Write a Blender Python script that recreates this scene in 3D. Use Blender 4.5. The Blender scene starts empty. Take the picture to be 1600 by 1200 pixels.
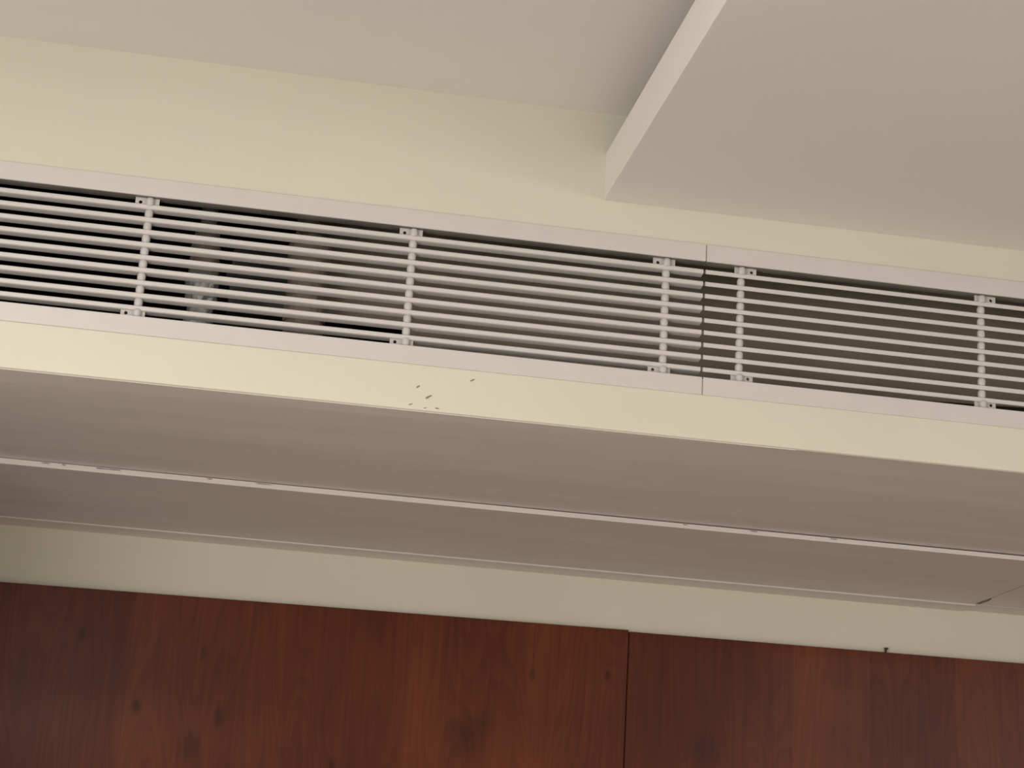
import bpy, bmesh, math, random
from mathutils import Vector, Matrix
random.seed(4)
scene = bpy.context.scene
C = scene.collection

# ------------------------------------------------------------------ camera
EYE = 1.6                                   # eye height above the floor
cam_d = bpy.data.cameras.new('camera')
cam_d.sensor_width = 36.0
cam_d.lens = 2964.9 / 1600 * 36
cam_d.clip_start = 0.05
cam = bpy.data.objects.new('camera', cam_d)
F = Vector((0.15322, 0.94706, 0.28213))
R = Vector((0.98273, -0.17600, 0.05711))
U = Vector((-0.10375, -0.26850, 0.95768))
m = Matrix((R, U, -F)).transposed().to_4x4()
m.translation = (0, 0, EYE)
cam.matrix_world = m
C.objects.link(cam)
scene.camera = cam

# ------------------------------------------------------------------ world, lamps, exposure
w = bpy.data.worlds.new('world'); scene.world = w
w.use_nodes = True
w.node_tree.nodes['Background'].inputs[0].default_value = (1.0, 0.95, 0.88, 1)
w.node_tree.nodes['Background'].inputs[1].default_value = 0.05

def area(name, loc, sx, sy, power, col, rot=(0, 0, 0), spread=180):
    d = bpy.data.lights.new(name, 'AREA')
    d.shape = 'RECTANGLE'; d.size = sx; d.size_y = sy
    d.energy = power; d.color = col; d.spread = math.radians(spread)
    o = bpy.data.objects.new(name, d); o.location = loc; o.rotation_euler = rot
    C.objects.link(o); return o

WARM = (1.0, 0.96, 0.90)
area('ceiling_lamp_near', (-0.75, 1.1, 2.80), 0.35, 0.35, 30, WARM)
area('ceiling_lamp_rear', (-0.6, -1.6, 2.80), 0.6, 0.6, 40, WARM)
area('ceiling_lamp_right', (2.6, -0.2, 2.66), 0.6, 0.6, 26, WARM)
area('added_daylight_right', (4.97, -2.0, 1.8), 1.5, 1.8, 85, (1.0, 0.98, 0.96), (0, math.radians(90), 0))  # unseen source added to brighten the right side and the wood reflection
area('window_daylight', (-1.57, 0.0, 1.5), 1.5, 2.4, 82, (1.0, 0.98, 0.95), (0, math.radians(-90), 0))

vs = scene.view_settings
vs.view_transform = 'Standard'; vs.look = 'None'; vs.gamma = 1.0
vs.use_curve_mapping = False
vs.exposure = -0.53

# ------------------------------------------------------------------ materials
def new_mat(name):
    mt = bpy.data.materials.new(name); mt.use_nodes = True
    nt = mt.node_tree
    return mt, nt, nt.nodes['Principled BSDF']

def N(nt, t, **kw):
    n = nt.nodes.new(t)
    for k, v in kw.items(): setattr(n, k, v)
    return n

def ramp(nt, stops):
    r = N(nt, 'ShaderNodeValToRGB'); e = r.color_ramp.elements
    while len(e) < len(stops): e.new(0.5)
    for s, (p, c) in zip(e, stops):
        s.position = p; s.color = (*c, 1) if len(c) == 3 else c
    return r

def paint(name, col, rough=0.6, var=0.06, scale=5.0, bump=0.05, stretch=(1, 1, 1), metallic=0.0):
    mt, nt, b = new_mat(name)
    tc = N(nt, 'ShaderNodeTexCoord'); mp = N(nt, 'ShaderNodeMapping')
    mp.inputs['Scale'].default_value = stretch
    nt.links.new(tc.outputs['Object'], mp.inputs['Vector'])
    nz = N(nt, 'ShaderNodeTexNoise'); nz.inputs['Scale'].default_value = scale; nz.inputs['Detail'].default_value = 5
    nt.links.new(mp.outputs[0], nz.inputs['Vector'])
    lo = tuple(c * (1 - var) for c in col); hi = tuple(min(1, c * (1 + var)) for c in col)
    r = ramp(nt, [(0.3, lo), (0.7, hi)])
    nt.links.new(nz.outputs['Fac'], r.inputs['Fac'])
    nt.links.new(r.outputs[0], b.inputs['Base Color'])
    b.inputs['Roughness'].default_value = rough
    b.inputs['Metallic'].default_value = metallic
    if bump:
        n2 = N(nt, 'ShaderNodeTexNoise'); n2.inputs['Scale'].default_value = 90; n2.inputs['Detail'].default_value = 3
        nt.links.new(tc.outputs['Object'], n2.inputs['Vector'])
        bp = N(nt, 'ShaderNodeBump'); bp.inputs['Strength'].default_value = bump; bp.inputs['Distance'].default_value = 0.002
        nt.links.new(n2.outputs['Fac'], bp.inputs['Height']); nt.links.new(bp.outputs[0], b.inputs['Normal'])
    return mt

def wood_material():
    mt, nt, b = new_mat('red_brown_wood')
    L = nt.links.new
    tc = N(nt, 'ShaderNodeTexCoord')
    # broad laminate strips across the width, each with a tone of its own and a golden left edge
    sep = N(nt, 'ShaderNodeSeparateXYZ'); L(tc.outputs['Object'], sep.inputs[0])
    X0, XW = -1.7, 6.8
    nx = N(nt, 'ShaderNodeMath', operation='MULTIPLY_ADD'); nx.inputs[1].default_value = 1 / XW; nx.inputs[2].default_value = -X0 / XW
    L(sep.outputs['X'], nx.inputs[0])
    cuts = [(-1.7, .4), (-1.2, .7), (-0.75, .3), (-0.11, .62), (0.18, .38), (0.40, .72), (0.655, .60), (0.857, .45), (1.195, .75), (1.33, .42), (1.54, .68), (1.9, .4), (2.4, .65), (3.0, .3), (3.7, .6), (4.4, .45)]
    sr = ramp(nt, [((x - X0) / XW, (t,) * 3) for x, t in cuts]); sr.color_ramp.interpolation = 'CONSTANT'; L(nx.outputs[0], sr.inputs['Fac'])
    gold = [(-1.71, 0)]
    for b_, g_ in ((-0.11, .55), (0.40, 1.0), (0.655, .9), (1.195, .8), (1.54, .7), (2.4, .7)):
        gold += [(b_ - 0.004, 0), (b_ + 0.004, g_), (b_ + 0.11, 0)]
    gr = ramp(nt, [(max(0, (x - X0) / XW), (g_,) * 3) for x, g_ in gold]); L(nx.outputs[0], gr.inputs['Fac'])
    fl = N(nt, 'ShaderNodeMath', operation='MULTIPLY'); fl.inputs[1].default_value = 37.0; L(sr.outputs[0], fl.inputs[0])
    wn = N(nt, 'ShaderNodeTexWhiteNoise', noise_dimensions='1D'); L(fl.outputs[0], wn.inputs['W'])
    # grain: distorted rings stretched along the height
    off = N(nt, 'ShaderNodeCombineXYZ'); L(wn.outputs['Value'], off.inputs['Z']); L(fl.outputs[0], off.inputs['Y'])
    va = N(nt, 'ShaderNodeVectorMath', operation='ADD'); L(tc.outputs['Object'], va.inputs[0]); L(off.outputs[0], va.inputs[1])
    mp = N(nt, 'ShaderNodeMapping'); mp.inputs['Scale'].default_value = (9.0, 1.0, 1.5); L(va.outputs[0], mp.inputs['Vector'])
    n1 = N(nt, 'ShaderNodeTexNoise'); n1.inputs['Scale'].default_value = 1.0; n1.inputs['Detail'].default_value = 1.5; n1.inputs['Distortion'].default_value = 0.4
    L(mp.outputs[0], n1.inputs['Vector'])
    rg = N(nt, 'ShaderNodeMath', operation='MULTIPLY'); rg.inputs[1].default_value = 16.0; L(n1.outputs['Fac'], rg.inputs[0])
    rf = N(nt, 'ShaderNodeMath', operation='FRACT'); L(rg.outputs[0], rf.inputs[0])
    rr = ramp(nt, [(0.0, (0.0,) * 3), (0.55, (0.75,) * 3), (0.86, (1.0,) * 3), (1.0, (0.1,) * 3)]); L(rf.outputs[0], rr.inputs['Fac'])
    # fine pores
    mp2 = N(nt, 'ShaderNodeMapping'); mp2.inputs['Scale'].default_value = (160, 1, 5); L(va.outputs[0], mp2.inputs['Vector'])
    n2 = N(nt, 'ShaderNodeTexNoise'); n2.inputs['Scale'].default_value = 1.0; n2.inputs['Detail'].default_value = 4
    L(mp2.outputs[0], n2.inputs['Vector'])
    # soft clouding and dark knots
    n3 = N(nt, 'ShaderNodeTexNoise'); n3.inputs['Scale'].default_value = 3.2; n3.inputs['Detail'].default_value = 2; L(tc.outputs['Object'], n3.inputs['Vector'])
    vo = N(nt, 'ShaderNodeTexVoronoi'); vo.inputs['Scale'].default_value = 4.2
    mp3 = N(nt, 'ShaderNodeMapping'); mp3.inputs['Scale'].default_value = (1.5, 1, 1.0); L(va.outputs[0], mp3.inputs['Vector']); L(mp3.outputs[0], vo.inputs['Vector'])
    kr = ramp(nt, [(0.03, (0.7,) * 3), (0.16, (1.0,) * 3)]); L(vo.outputs['Distance'], kr.inputs['Fac'])
    # tone value
    def mix(a, fa, bb, fb):
        x = N(nt, 'ShaderNodeMath', operation='MULTIPLY'); L(a, x.inputs[0]); x.inputs[1].default_value = fa
        y = N(nt, 'ShaderNodeMath', operation='MULTIPLY_ADD'); L(bb, y.inputs[0]); y.inputs[1].default_value = fb; L(x.outputs[0], y.inputs[2])
        return y.outputs[0]
    t = mix(rr.outputs[0], 0.10, n2.outputs['Fac'], 0.34)
    t2 = mix(sr.outputs[0], 0.24, n3.outputs['Fac'], 0.42)
    s = N(nt, 'ShaderNodeMath', operation='ADD'); L(t, s.inputs[0]); L(t2, s.inputs[1])
    s2 = N(nt, 'ShaderNodeMath', operation='MULTIPLY_ADD'); L(gr.outputs[0], s2.inputs[0]); s2.inputs[1].default_value = 0.15; L(s.outputs[0], s2.inputs[2])
    col = ramp(nt, [(0.32, WOOD[0]), (0.55, WOOD[1]), (0.82, WOOD[2])])
    L(s2.outputs[0], col.inputs['Fac'])
    mm = N(nt, 'ShaderNodeMix', data_type='RGBA', blend_type='MULTIPLY'); mm.inputs['Factor'].default_value = 0.8
    L(col.outputs[0], mm.inputs['A']); L(kr.outputs[0], mm.inputs['B'])
    last = mm.outputs['Result']
    # knots: small dark flecks and two broad smudges
    for (kx, kz, rx, rz, st) in ((-0.20, 2.110, .010, .022, .5), (-0.085, 1.985, .013, .020, .6), (0.03, 2.095, .010, .024, .45), (0.07, 1.975, .012, .03, .5), (0.02, 1.92, .03, .05, .4),
                                 (0.815, 2.115, .009, .018, .6), (0.665, 2.105, .010, .020, .4), (0.545, 1.975, .055, .065, .38), (1.02, 1.985, .055, .055, .35), (0.29, 1.90, .012, .03, .4)):
        sb = N(nt, 'ShaderNodeVectorMath', operation='SUBTRACT'); L(tc.outputs['Object'], sb.inputs[0]); sb.inputs[1].default_value = (kx, 3.65, kz)
        ml = N(nt, 'ShaderNodeVectorMath', operation='MULTIPLY'); L(sb.outputs[0], ml.inputs[0]); ml.inputs[1].default_value = (1 / rx, 0, 1 / rz)
        ln = N(nt, 'ShaderNodeVectorMath', operation='LENGTH'); L(ml.outputs[0], ln.inputs[0])
        kk = ramp(nt, [(0.1, (1 - st,) * 3), (1.0, (1.0,) * 3)]); kk.color_ramp.interpolation = 'EASE'; L(ln.outputs['Value'], kk.inputs['Fac'])
        k2 = N(nt, 'ShaderNodeMix', data_type='RGBA', blend_type='MULTIPLY'); k2.inputs['Factor'].default_value = 1.0
        L(last, k2.inputs['A']); L(kk.outputs[0], k2.inputs['B']); last = k2.outputs['Result']
    L(last, b.inputs['Base Color'])
    b.inputs['Roughness'].default_value = 0.30
    b.inputs['Specular IOR Level'].default_value = 0.22
    bp = N(nt, 'ShaderNodeBump'); bp.inputs['Strength'].default_value = 0.05; bp.inputs['Distance'].default_value = 0.001
    L(n2.outputs['Fac'], bp.inputs['Height']); L(bp.outputs[0], b.inputs['Normal'])
    return mt

WOOD = [(0.058, 0.0120, 0.0052), (0.094, 0.0205, 0.0080), (0.150, 0.039, 0.012)]
M = {}
M['cream'] = paint('cream_wall_paint', (0.665, 0.64, 0.525), 0.55, 0.03, 2.5, 0.04)
M['white'] = paint('off_white_ceiling_paint', (0.75, 0.71, 0.665), 0.6, 0.025, 2.0, 0.03)
M['soffit'] = paint('off_white_brushed_paint', (0.72, 0.665, 0.62), 0.5, 0.05, 3.0, 0.05, (0.6, 5, 5))
M['alu'] = paint('white_powder_coat', (0.62, 0.59, 0.565), 0.4, 0.02, 20, 0.0)
M['lip'] = paint('shade_toned_lip', (0.20, 0.18, 0.16), 0.6, 0.25, 15, 0.0)  # much darker than the rails: shade inside the frame put into the colour
M['rod'] = paint('pale_plastic', (0.53, 0.51, 0.49), 0.4, 0.04, 60, 0.0)
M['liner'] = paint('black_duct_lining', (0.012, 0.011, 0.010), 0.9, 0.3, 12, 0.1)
M['board'] = paint('brown_duct_board', (0.24, 0.20, 0.15), 0.8, 0.12, 7, 0.2)
M['foil'] = paint('wrinkled_foil', (0.42, 0.42, 0.42), 0.38, 0.3, 40, 0.5, metallic=0.5)
M['lagging'] = paint('brown_pipe_lagging', (0.22, 0.18, 0.135), 0.8, 0.25, 25, 0.4)
M['steel'] = paint('grey_galvanised_sheet', (0.16, 0.16, 0.155), 0.5, 0.15, 10, 0.0)
M['dark'] = paint('dark_dirt', (0.06, 0.055, 0.05), 0.8, 0.2, 60, 0.0)
M['scuff'] = paint('grey_scuff', (0.22, 0.20, 0.17), 0.8, 0.3, 200, 0.0)
M['chip'] = paint('bare_board', (0.30, 0.26, 0.22), 0.8, 0.3, 100, 0.0)
M['wood'] = wood_material()
M['room'] = paint('plain_wall_paint', (0.70, 0.68, 0.64), 0.6, 0.02, 2.0, 0.0)
M['skim'] = paint('pale_plaster_skim', (0.78, 0.725, 0.68), 0.5, 0.05, 4.0, 0.05, (0.6, 5, 5))
M['floor'] = paint('beige_floor_tile', (0.56, 0.51, 0.46), 0.35, 0.05, 3, 0.0)

# ------------------------------------------------------------------ helpers
def obj(name, me_or_bm, mat, parent=None, loc=None, smooth=False):
    if isinstance(me_or_bm, bmesh.types.BMesh):
        me = bpy.data.meshes.new(name)
        bmesh.ops.recalc_face_normals(me_or_bm, faces=me_or_bm.faces)
        me_or_bm.to_mesh(me); me_or_bm.free()
        me.materials.append(M[mat])
        if smooth:
            for p in me.polygons: p.use_smooth = True
    else:
        me = me_or_bm
    o = bpy.data.objects.new(name, me); C.objects.link(o)
    if parent: o.parent = parent
    if loc is not None: o.location = loc
    return o

def tag(o, label=None, cat=None, group=None, kind=None):
    for k, v in (('label', label), ('category', cat), ('group', group), ('kind', kind)):
        if v: o[k] = v
    return o

def add_box(bm, x0, x1, y0, y1, z0, z1):
    """z0 / z1 may be (left, right) pairs for edges slightly out of level"""
    z0 = z0 if isinstance(z0, tuple) else (z0, z0)
    z1 = z1 if isinstance(z1, tuple) else (z1, z1)
    v = [bm.verts.new(p) for p in ((x0, y0, z0[0]), (x1, y0, z0[1]), (x1, y1, z0[1]), (x0, y1, z0[0]),
                                   (x0, y0, z1[0]), (x1, y0, z1[1]), (x1, y1, z1[1]), (x0, y1, z1[0]))]
    for f in ((0, 1, 2, 3), (4, 5, 6, 7), (0, 1, 5, 4), (1, 2, 6, 5), (2, 3, 7, 6), (3, 0, 4, 7)):
        bm.faces.new([v[i] for i in f])

def box(x0, x1, y0, y1, z0, z1, bevel=0.0, seg=2):
    bm = bmesh.new(); add_box(bm, x0, x1, y0, y1, z0, z1)
    if bevel:
        bmesh.ops.recalc_face_normals(bm, faces=bm.faces)
        bmesh.ops.bevel(bm, geom=bm.edges[:], offset=bevel, segments=seg, affect='EDGES', profile=0.6)
    return bm

def extrude_x(profile, x0, x1):
    """profile = closed list of (y, z)"""
    bm = bmesh.new()
    a = [bm.verts.new((x0, y, z)) for y, z in profile]
    b = [bm.verts.new((x1, y, z)) for y, z in profile]
    n = len(profile)
    for i in range(n): bm.faces.new((a[i], a[(i + 1) % n], b[(i + 1) % n], b[i]))
    bm.faces.new(a); bm.faces.new(b[::-1])
    return bm

def lathe(profile, cx, cy, seg=16, wob=0.0):
    """profile = list of (radius, z), turned about a vertical axis"""
    bm = bmesh.new(); rings = []
    for r, z in profile:
        rings.append([bm.verts.new((cx + r * (1 + random.uniform(-wob, wob)) * math.cos(2 * math.pi * i / seg),
                                    cy + r * (1 + random.uniform(-wob, wob)) * math.sin(2 * math.pi * i / seg), z)) for i in range(seg)])
    for a, b in zip(rings, rings[1:]):
        for i in range(seg): bm.faces.new((a[i], a[(i + 1) % seg], b[(i + 1) % seg], b[i]))
    bm.faces.new(rings[0]); bm.faces.new(rings[-1][::-1])
    return bm

E = EYE
YF = 2.600                # bulkhead face
YB = 3.665                # lower wall behind it
ZS = 0.721 + E            # soffit
ZC = 1.2168 + E           # ceiling
XL, XR, YR = -1.6, 5.0, -3.6

# ------------------------------------------------------------------ the setting
def struct(name, bm, mat):
    return tag(obj(name, bm, mat), kind='structure')

struct('floor', box(XL, XR, YR, YB, -0.1, 0), 'floor')
ceiling = struct('ceiling', box(XL, XR, YR, YB + 0.15, ZC, ZC + 0.12), 'white')
struct('wall_left', box(XL - 0.12, XL, YR, YB + 0.15, -0.1, ZC + 0.12), 'room')
struct('wall_right', box(XR, XR + 0.12, YR, YB + 0.15, -0.1, ZC + 0.12), 'room')
struct('wall_rear', box(XL - 0.12, XR + 0.12, YR - 0.12, YR, -0.1, ZC + 0.12), 'room')
wall_back = struct('wall_back', box(XL, XR, YB, YB + 0.15, 0, ZC), 'cream')

# bulkhead face with the long opening for the grilles
OX0, OX1, OZ0, OZ1 = -0.556, 1.964, 0.8135 + E, 0.9990 + E
def bulkhead():
    bm = bmesh.new()
    def ring(y):
        o = [bm.verts.new((x, y, z)) for x, z in ((XL, ZS), (XR, ZS), (XR, ZC), (XL, ZC))]
        i = [bm.verts.new((x, y, z)) for x, z in ((OX0, OZ0), (OX1, OZ0), (OX1, OZ1), (OX0, OZ1))]
        return o, i
    fo, fi = ring(YF); bo, bi = ring(YF + 0.02)
    for k in range(4):
        n = (k + 1) % 4
        bm.faces.new((fo[k], fo[n], fi[n], fi[k])); bm.faces.new((bo[k], bo[n], bi[n], bi[k]))
        bm.faces.new((fo[k], fo[n], bo[n], bo[k])); bm.faces.new((fi[k], fi[n], bi[n], bi[k]))
    bmesh.ops.recalc_face_normals(bm, faces=bm.faces)
    ed = [e for e in bm.edges if all(abs(v.co.z - ZS) < 1e-6 and abs(v.co.y - YF) < 1e-6 for v in e.verts)]
    bmesh.ops.bevel(bm, geom=ed, offset=0.003, segments=3, affect='EDGES', profile=0.5)
    return bm
wall_bulk = struct('wall_bulkhead', bulkhead(), 'cream')

# scratches on the cream face under the grille: small irregular chips
for (x, z, lx, lz, a) in ((0.3624, 0.774, 0.010, 0.0018, 0.5), (0.2845, 0.756, 0.008, 0.002, 0.6), (0.3012, 0.7425, 0.011, 0.0026, 0.6),
                          (0.2760, 0.7287, 0.007, 0.0014, 0.3), (0.3145, 0.7265, 0.007, 0.0016, -0.2), (0.2971, 0.7255, 0.005, 0.0014, 0.2)):
    bm = bmesh.new(); n = 9; top = []; bot = []
    for k in range(n):
        t = 2 * math.pi * k / n; rr = random.uniform(0.6, 1.1)
        u, v = 0.5 * lx * rr * math.cos(t), 0.5 * lz * rr * math.sin(t) * 1.3
        px, pz = u * math.cos(a) - v * math.sin(a), u * math.sin(a) + v * math.cos(a)
        top.append(bm.verts.new((x + px, YF - 0.0004, z + E + pz))); bot.append(bm.verts.new((x + px * 1.1, YF + 0.0002, z + E + pz * 1.1)))
    bm.faces.new(top)
    for k in range(n): bm.faces.new((top[k], top[(k + 1) % n], bot[(k + 1) % n], bot[k]))
    obj('scuff_mark', bm, 'scuff', wall_bulk)

# soffit under the bulkhead: base board, two access panels, a flat trim along the wall
soffit = struct('ceiling_soffit', box(XL, XR, YF + 0.0034, YB, ZS - 0.0004, ZS + 0.012), 'soffit')
PX = 1.558                # joint between the two access panels
def panel(x0, x1, gap, thick):
    # gap / thick are (left, right) pairs; front edge is slightly rounded
    z1 = tuple(ZS - g for g in gap); z0 = tuple(ZS - g - t for g, t in zip(gap, thick))
    return box(x0, x1, 3.150, 3.592, z0, z1, 0.0009, 2)
obj('access_panel', panel(XL + 0.01, PX - 0.0024, (0.0, 0.0030), (0.0108, 0.0080)), 'soffit', soffit)
obj('access_panel', panel(PX + 0.0024, XR - 0.01, (0.0030, 0.0030), (0.0080, 0.0080)), 'soffit', soffit)
bm = bmesh.new()                                            # skim of plaster thinning out along the bulkhead corner
lo = [bm.verts.new((x, y, ZS - 0.0010)) for x, y in ((XL + 0.01, YF + 0.004), (0.85, YF + 0.004), (0.6, YF + 0.02), (0.2, YF + 0.045), (-0.3, YF + 0.075), (XL + 0.01, YF + 0.09))]
hi = [bm.verts.new((v.co.x, v.co.y, ZS + 0.001)) for v in lo]
bm.faces.new(lo); bm.faces.new(hi[::-1])
for k in range(6): bm.faces.new((lo[k], lo[(k + 1) % 6], hi[(k + 1) % 6], hi[k]))
obj('corner_skim', bm, 'skim', soffit)
# chipped paint along the front edge of the left panel
for (x, ln) in ((-0.265, 0.018), (-0.235, 0.010), (-0.175, 0.02), (-0.155, 0.03), (0.005, 0.012), (0.098, 0.035), (0.83, 0.012), (0.955, 0.02), (1.10, 0.015)):
    gz = 0.0030 * (x - XL) / (PX - XL); bm = bmesh.new(); top = []; bot = []
    for k in range(8):
        a = 2 * math.pi * k / 8; q = random.uniform(0.6, 1.1)
        px, pz = x + 0.5 * ln * q * math.cos(a), ZS - gz - 0.0022 + 0.0013 * q * math.sin(a)
        top.append(bm.verts.new((px, 3.1496, pz))); bot.append(bm.verts.new((px, 3.1506, pz)))
    bm.faces.new(top)
    for k in range(8): bm.faces.new((top[k], top[(k + 1) % 8], bot[(k + 1) % 8], bot[k]))
    obj('paint_chip', bm, 'chip', soffit)
bm = bmesh.new()                                            # dark crumbled corner where the two panels meet
pts = [(PX - 0.004, 3.585), (PX + 0.004, 3.583), (PX + 0.006, 3.540), (PX + 0.001, 3.520), (PX - 0.005, 3.548)]
lo = [bm.verts.new((x, y, ZS - 0.0115)) for x, y in pts]; hi = [bm.verts.new((x, y, ZS - 0.0100)) for x, y in pts]
bm.faces.new(lo); bm.faces.new(hi[::-1])
for k in range(5): bm.faces.new((lo[k], lo[(k + 1) % 5], hi[(k + 1) % 5], hi[k]))
obj('crumbled_corner', bm, 'scuff', soffit)
struct('trim_1', box(XL, PX, 3.5935, YB, (ZS - 0.0126, ZS - 0.0138), ZS, 0.0008, 2), 'soffit')
struct('trim_2', box(PX, XR, 3.5925, YB, ZS - 0.0112, ZS, 0.0, 1), 'soffit')

# dropped ceiling slab with an open cove above its edge
struct('ceiling_drop', box(0.543, XR, -2.4, YF, 1.0765 + E, 1.1515 + E, 0.0012, 2), 'white')

# lining of the hollow bulkhead behind the grilles
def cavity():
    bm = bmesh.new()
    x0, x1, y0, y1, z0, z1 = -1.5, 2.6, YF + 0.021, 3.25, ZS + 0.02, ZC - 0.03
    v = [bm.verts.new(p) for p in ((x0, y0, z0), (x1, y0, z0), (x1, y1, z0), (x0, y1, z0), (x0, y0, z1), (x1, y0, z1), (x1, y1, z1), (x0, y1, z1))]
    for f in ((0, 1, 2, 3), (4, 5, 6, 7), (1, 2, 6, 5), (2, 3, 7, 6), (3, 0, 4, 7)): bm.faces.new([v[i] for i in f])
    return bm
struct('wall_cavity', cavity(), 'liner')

# unseen wall added under the soffit to shade the lower wall's left end
struct('wall_light_blocker', box(-0.72, -0.60, 2.72, YB - 0.012, 0, ZS - 0.014), 'wood')

# wood cladding on the lower wall, two panels with a fine joint
JX = 0.8555
wp = obj('wood_panel', box(XL, JX - 0.0011, YB - 0.012, YB, 0.0, (0.585 + E, 0.6075 + E), 0.0008, 1), 'wood', wall_back)
tag(wp, 'reddish brown wood panel left of the joint')
wp2 = obj('wood_panel', box(JX + 0.0011, XR, YB - 0.012, YB, 0.0, (0.6045 + E, 0.625 + E), 0.0008, 1), 'wood', wall_back)
tag(wp2, 'reddish brown wood panel right of the joint')
# small nail sticking out just above the right panel
nl = bmesh.new(); add_box(nl, 1.3918, 1.3940, YB - 0.006, YB, 0.6085 + E, 0.6155 + E); add_box(nl, 1.3898, 1.3965, YB - 0.007, YB - 0.002, 0.6145 + E, 0.6178 + E)
obj('nail', nl, 'dark', wall_back)

# ------------------------------------------------------------------ things behind the grilles
# foil-wrapped pipe
t = bpy.data.objects.new('wrapped_pipe', None); C.objects.link(t); t.location = (-0.036, 2.725, ZS + 0.02)
tag(t, 'silver foil wrapped pipe with a brown joint behind the left grille', 'pipe')
prof = [(0.021, 0.0)]
for k in range(1, 15): prof.append((0.0215 + random.uniform(-0.0025, 0.003), 0.0 + 0.0135 * k))
obj('foil_sleeve', lathe(prof, 0, 0, 18, 0.07), 'foil', t, smooth=False)
obj('joint', lathe([(0.020, 0.188), (0.023, 0.194), (0.019, 0.203), (0.022, 0.212), (0.0185, 0.222), (0.0225, 0.232), (0.0185, 0.240), (0.019, 0.250)], 0, 0, 16, 0.06), 'lagging', t)
obj('collar', lathe([(0.0165, 0.249), (0.0185, 0.252), (0.0185, 0.262), (0.0165, 0.265), (0.012, 0.268), (0.012, 0.44)], 0, 0, 16, 0.02), 'foil', t)

# brown lagged pipe standing before the duct board
t = bpy.data.objects.new('lagged_pipe', None); C.objects.link(t); t.location = (0.119, 2.715, ZS + 0.02)
tag(t, 'brown lagged pipe before the duct board behind the left grille', 'pipe')
prof = [(0.029, 0.0)] + [(0.0295 + random.uniform(-0.0015, 0.002), 0.02 * k) for k in range(1, 12)]
obj('lagging', lathe(prof, 0, 0, 18, 0.04), 'lagging', t)
obj('tape_band', lathe([(0.0305, 0.128), (0.0315, 0.130), (0.0315, 0.152), (0.0305, 0.154)], 0, 0, 18, 0.02), 'board', t)
obj('elbow', lathe([(0.028, 0.219), (0.033, 0.224), (0.033, 0.250), (0.026, 0.262), (0.018, 0.268), (0.018, 0.40)], 0, 0, 18, 0.03), 'lagging', t)

# grey casing between the two pipes
t = bpy.data.objects.new('fan_coil_casing', None); C.objects.link(t); t.location = (0.05, 2.9, ZS + 0.02)
tag(t, 'dim grey metal casing between the two pipes behind the left grille', 'air unit')
obj('casing', box(-0.045, 0.16, 0, 0.25, 0.205, 0.30, 0.004, 2), 'steel', t)
obj('flange', box(-0.052, 0.165, -0.008, 0.0, 0.25, 0.26, 0.001, 1), 'steel', t)
obj('support_leg', box(0.0, 0.02, 0.15, 0.17, 0.0, 0.205), 'steel', t)

# duct boards closing the plenum
t = obj('duct_board', box(0.097, 0.2745, 2.757, 2.775, 0.9005 + E, 1.16 + E, 0.001, 1), 'board')
tag(t, 'short brown duct board above the black slot behind the left grille', 'board')
t = obj('duct_board', box(0.2765, 2.3, 2.750, 2.775, (0.835 + E, 0.905 + E), 1.16 + E, 0.001, 1), 'board')
tag(t, 'long brown duct board running behind both grilles', 'board')

# ------------------------------------------------------------------ linear bar grilles
HL, ZO, ZI, PITCH = 0.6318, 0.1180, 0.0908, 0.0192
RODS = (-0.5745, -0.1915, 0.1915, 0.5745)
def rail_mesh(s):
    prof = [(-0.0026, s * (ZO - 0.0006)), (-0.0020, s * ZO), (0.0, s * ZO), (0.0, s * ZI), (-0.0018, s * ZI), (-0.0026, s * (ZI + 0.0008))]
    return extrude_x(prof, -HL, HL)
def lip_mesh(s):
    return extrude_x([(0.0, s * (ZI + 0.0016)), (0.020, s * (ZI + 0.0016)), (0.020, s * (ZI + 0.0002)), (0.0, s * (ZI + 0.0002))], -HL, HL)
def bar_bm():
    return extrude_x([(0.0042, -0.0026), (0.0042, 0.0024), (0.0052, 0.0035), (0.0180, -0.0012), (0.0180, -0.0049), (0.0056, -0.0036)], -HL + 0.001, HL - 0.001)
def bracket_bm():
    # plate with a round screw hole; hole towards -x of the rod
    bm = bmesh.new(); x0, x1, z0, z1 = -0.021, 0.013, -0.0065, 0.0065; hx, hz, hr = -0.0135, -0.0005, 0.0026
    per = [(x0, z0), (hx, z0), (x1, z0), (x1, hz), (x1, z1), (hx, z1), (x0, z1), (x0, hz)]
    hol = [(hx + hr * math.cos(a), hz + hr * math.sin(a)) for a in [math.radians(d) for d in (225, 270, 315, 0, 45, 90, 135, 180)]]
    ys = (0.0075, 0.0090)
    P = [[bm.verts.new((x, y, z)) for x, z in per] for y in ys]; Hh = [[bm.verts.new((x, y, z)) for x, z in hol] for y in ys]
    for k in range(8):
        n = (k + 1) % 8
        for q in (0, 1): bm.faces.new((P[q][k], P[q][n], Hh[q][n], Hh[q][k]))
        bm.faces.new((P[0][k], P[0][n], P[1][n], P[1][k])); bm.faces.new((Hh[0][k], Hh[0][n], Hh[1][n], Hh[1][k]))
    return bm
def mesh(name, bm, mat, smooth=False):
    me = bpy.data.meshes.new(name); bmesh.ops.recalc_face_normals(bm, faces=bm.faces); bm.to_mesh(me); bm.free(); me.materials.append(M[mat])
    if smooth:
        for p in me.polygons: p.use_smooth = True
    return me

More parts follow.
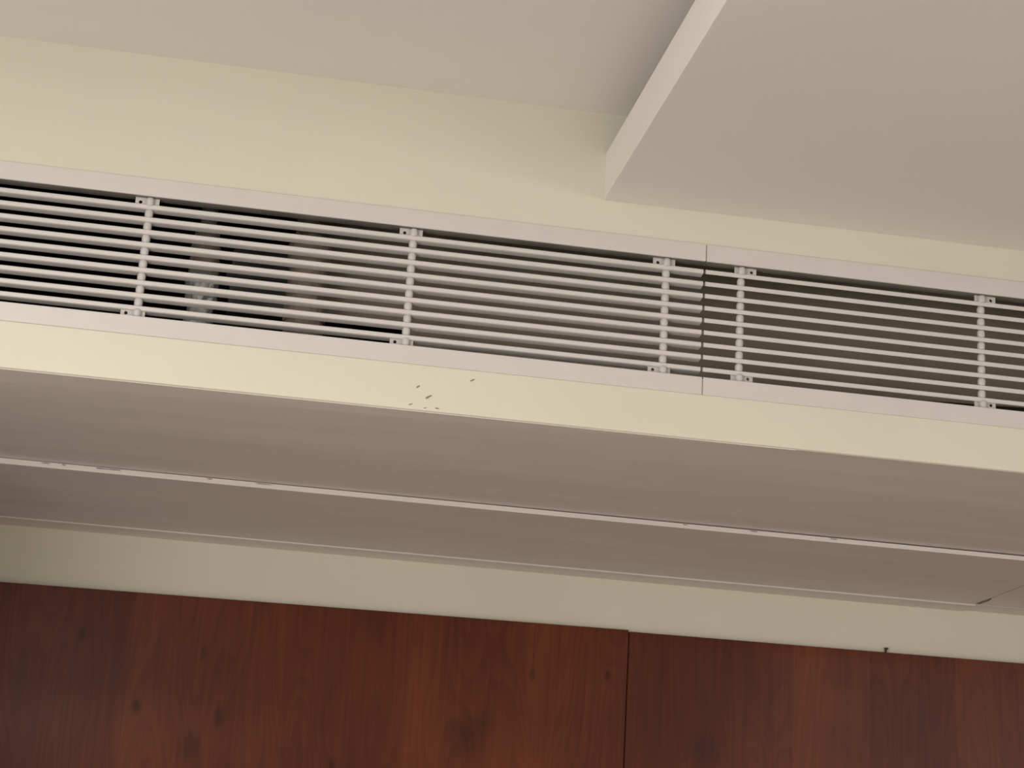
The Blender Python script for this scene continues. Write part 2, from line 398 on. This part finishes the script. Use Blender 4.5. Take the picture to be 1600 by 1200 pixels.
def make_grille():
    g = bpy.data.objects.new('air_grille', None); C.objects.link(g)
    for s in (1, -1):
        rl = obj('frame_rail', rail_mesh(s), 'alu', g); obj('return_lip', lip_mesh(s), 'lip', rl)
    bm_ = mesh('bar', bar_bm(), 'alu')
    for k in range(9): obj('bar', bm_, None, g, (0, 0, (4 - k) * PITCH))
    rod_me = mesh('support_rod', lathe([(0.0032, -0.0905), (0.0032, 0.0905)], 0, 0, 10), 'rod')
    sp_me = mesh('spacer', lathe([(0.0042, -0.0062), (0.0053, -0.0052), (0.0060, -0.0025), (0.0060, 0.0025), (0.0053, 0.0052), (0.0042, 0.0062)], 0, 0, 14), 'rod', True)
    br_me = mesh('bracket', bracket_bm(), 'rod'); sc_me = mesh('screw', lathe([(0.0019, -0.0008), (0.0019, 0.0008)], 0, 0, 8), 'dark')
    for x in RODS:
        r = obj('support_rod', rod_me, None, g, (x, 0.0125, 0))
        for k in range(8): obj('spacer', sp_me, None, r, (0, -0.002, (3.5 - k) * PITCH))
        for s in (1, -1):
            obj('spacer', sp_me, None, r, (0, -0.006, s * 0.0845))
            obj('bracket', br_me, None, g, (x - (0.002 if s < 0 else 0), 0, s * 0.0842))
    return g
def copy_tree(o, parent=None):
    c = o.copy(); C.objects.link(c); c.parent = parent
    for ch in list(o.children): copy_tree(ch, c)
    return c
SEAM, ZG = 0.7040, 0.90625 + E
g1 = make_grille()
g2 = copy_tree(g1)
g1.location = (SEAM - 0.001 - HL, YF, ZG)
g2.location = (SEAM + 0.001 + HL, YF, ZG); g2.rotation_euler = (0, math.pi, 0)     # fitted the other way up
tag(g1, 'white linear bar air grille left of the seam, shaded bar undersides showing', 'air grille', 'linear grilles in the bulkhead')
tag(g2, 'white linear bar air grille right of the seam, thin bars before a brown board', 'air grille', 'linear grilles in the bulkhead')

for n_, l_, c_ in (('ceiling', 'off white ceiling in the upper left corner above the cream bulkhead', 'ceiling'),
                   ('ceiling_drop', 'grey white dropped ceiling slab with a lit edge at upper right', 'ceiling'),
                   ('wall_bulkhead', 'cream painted bulkhead face around the two air grilles', 'wall'),
                   ('ceiling_soffit', 'shaded off white soffit with access panels under the bulkhead', 'ceiling'),
                   ('wall_back', 'shaded cream wall strip above reddish brown wood panels', 'wall'),
                   ('trim_1', 'thin grey trim along the soffit and cream wall, left of the panel joint', 'trim'),
                   ('trim_2', 'thin grey trim along the soffit and cream wall, right of the panel joint', 'trim')):
    tag(bpy.data.objects[n_], l_, c_)
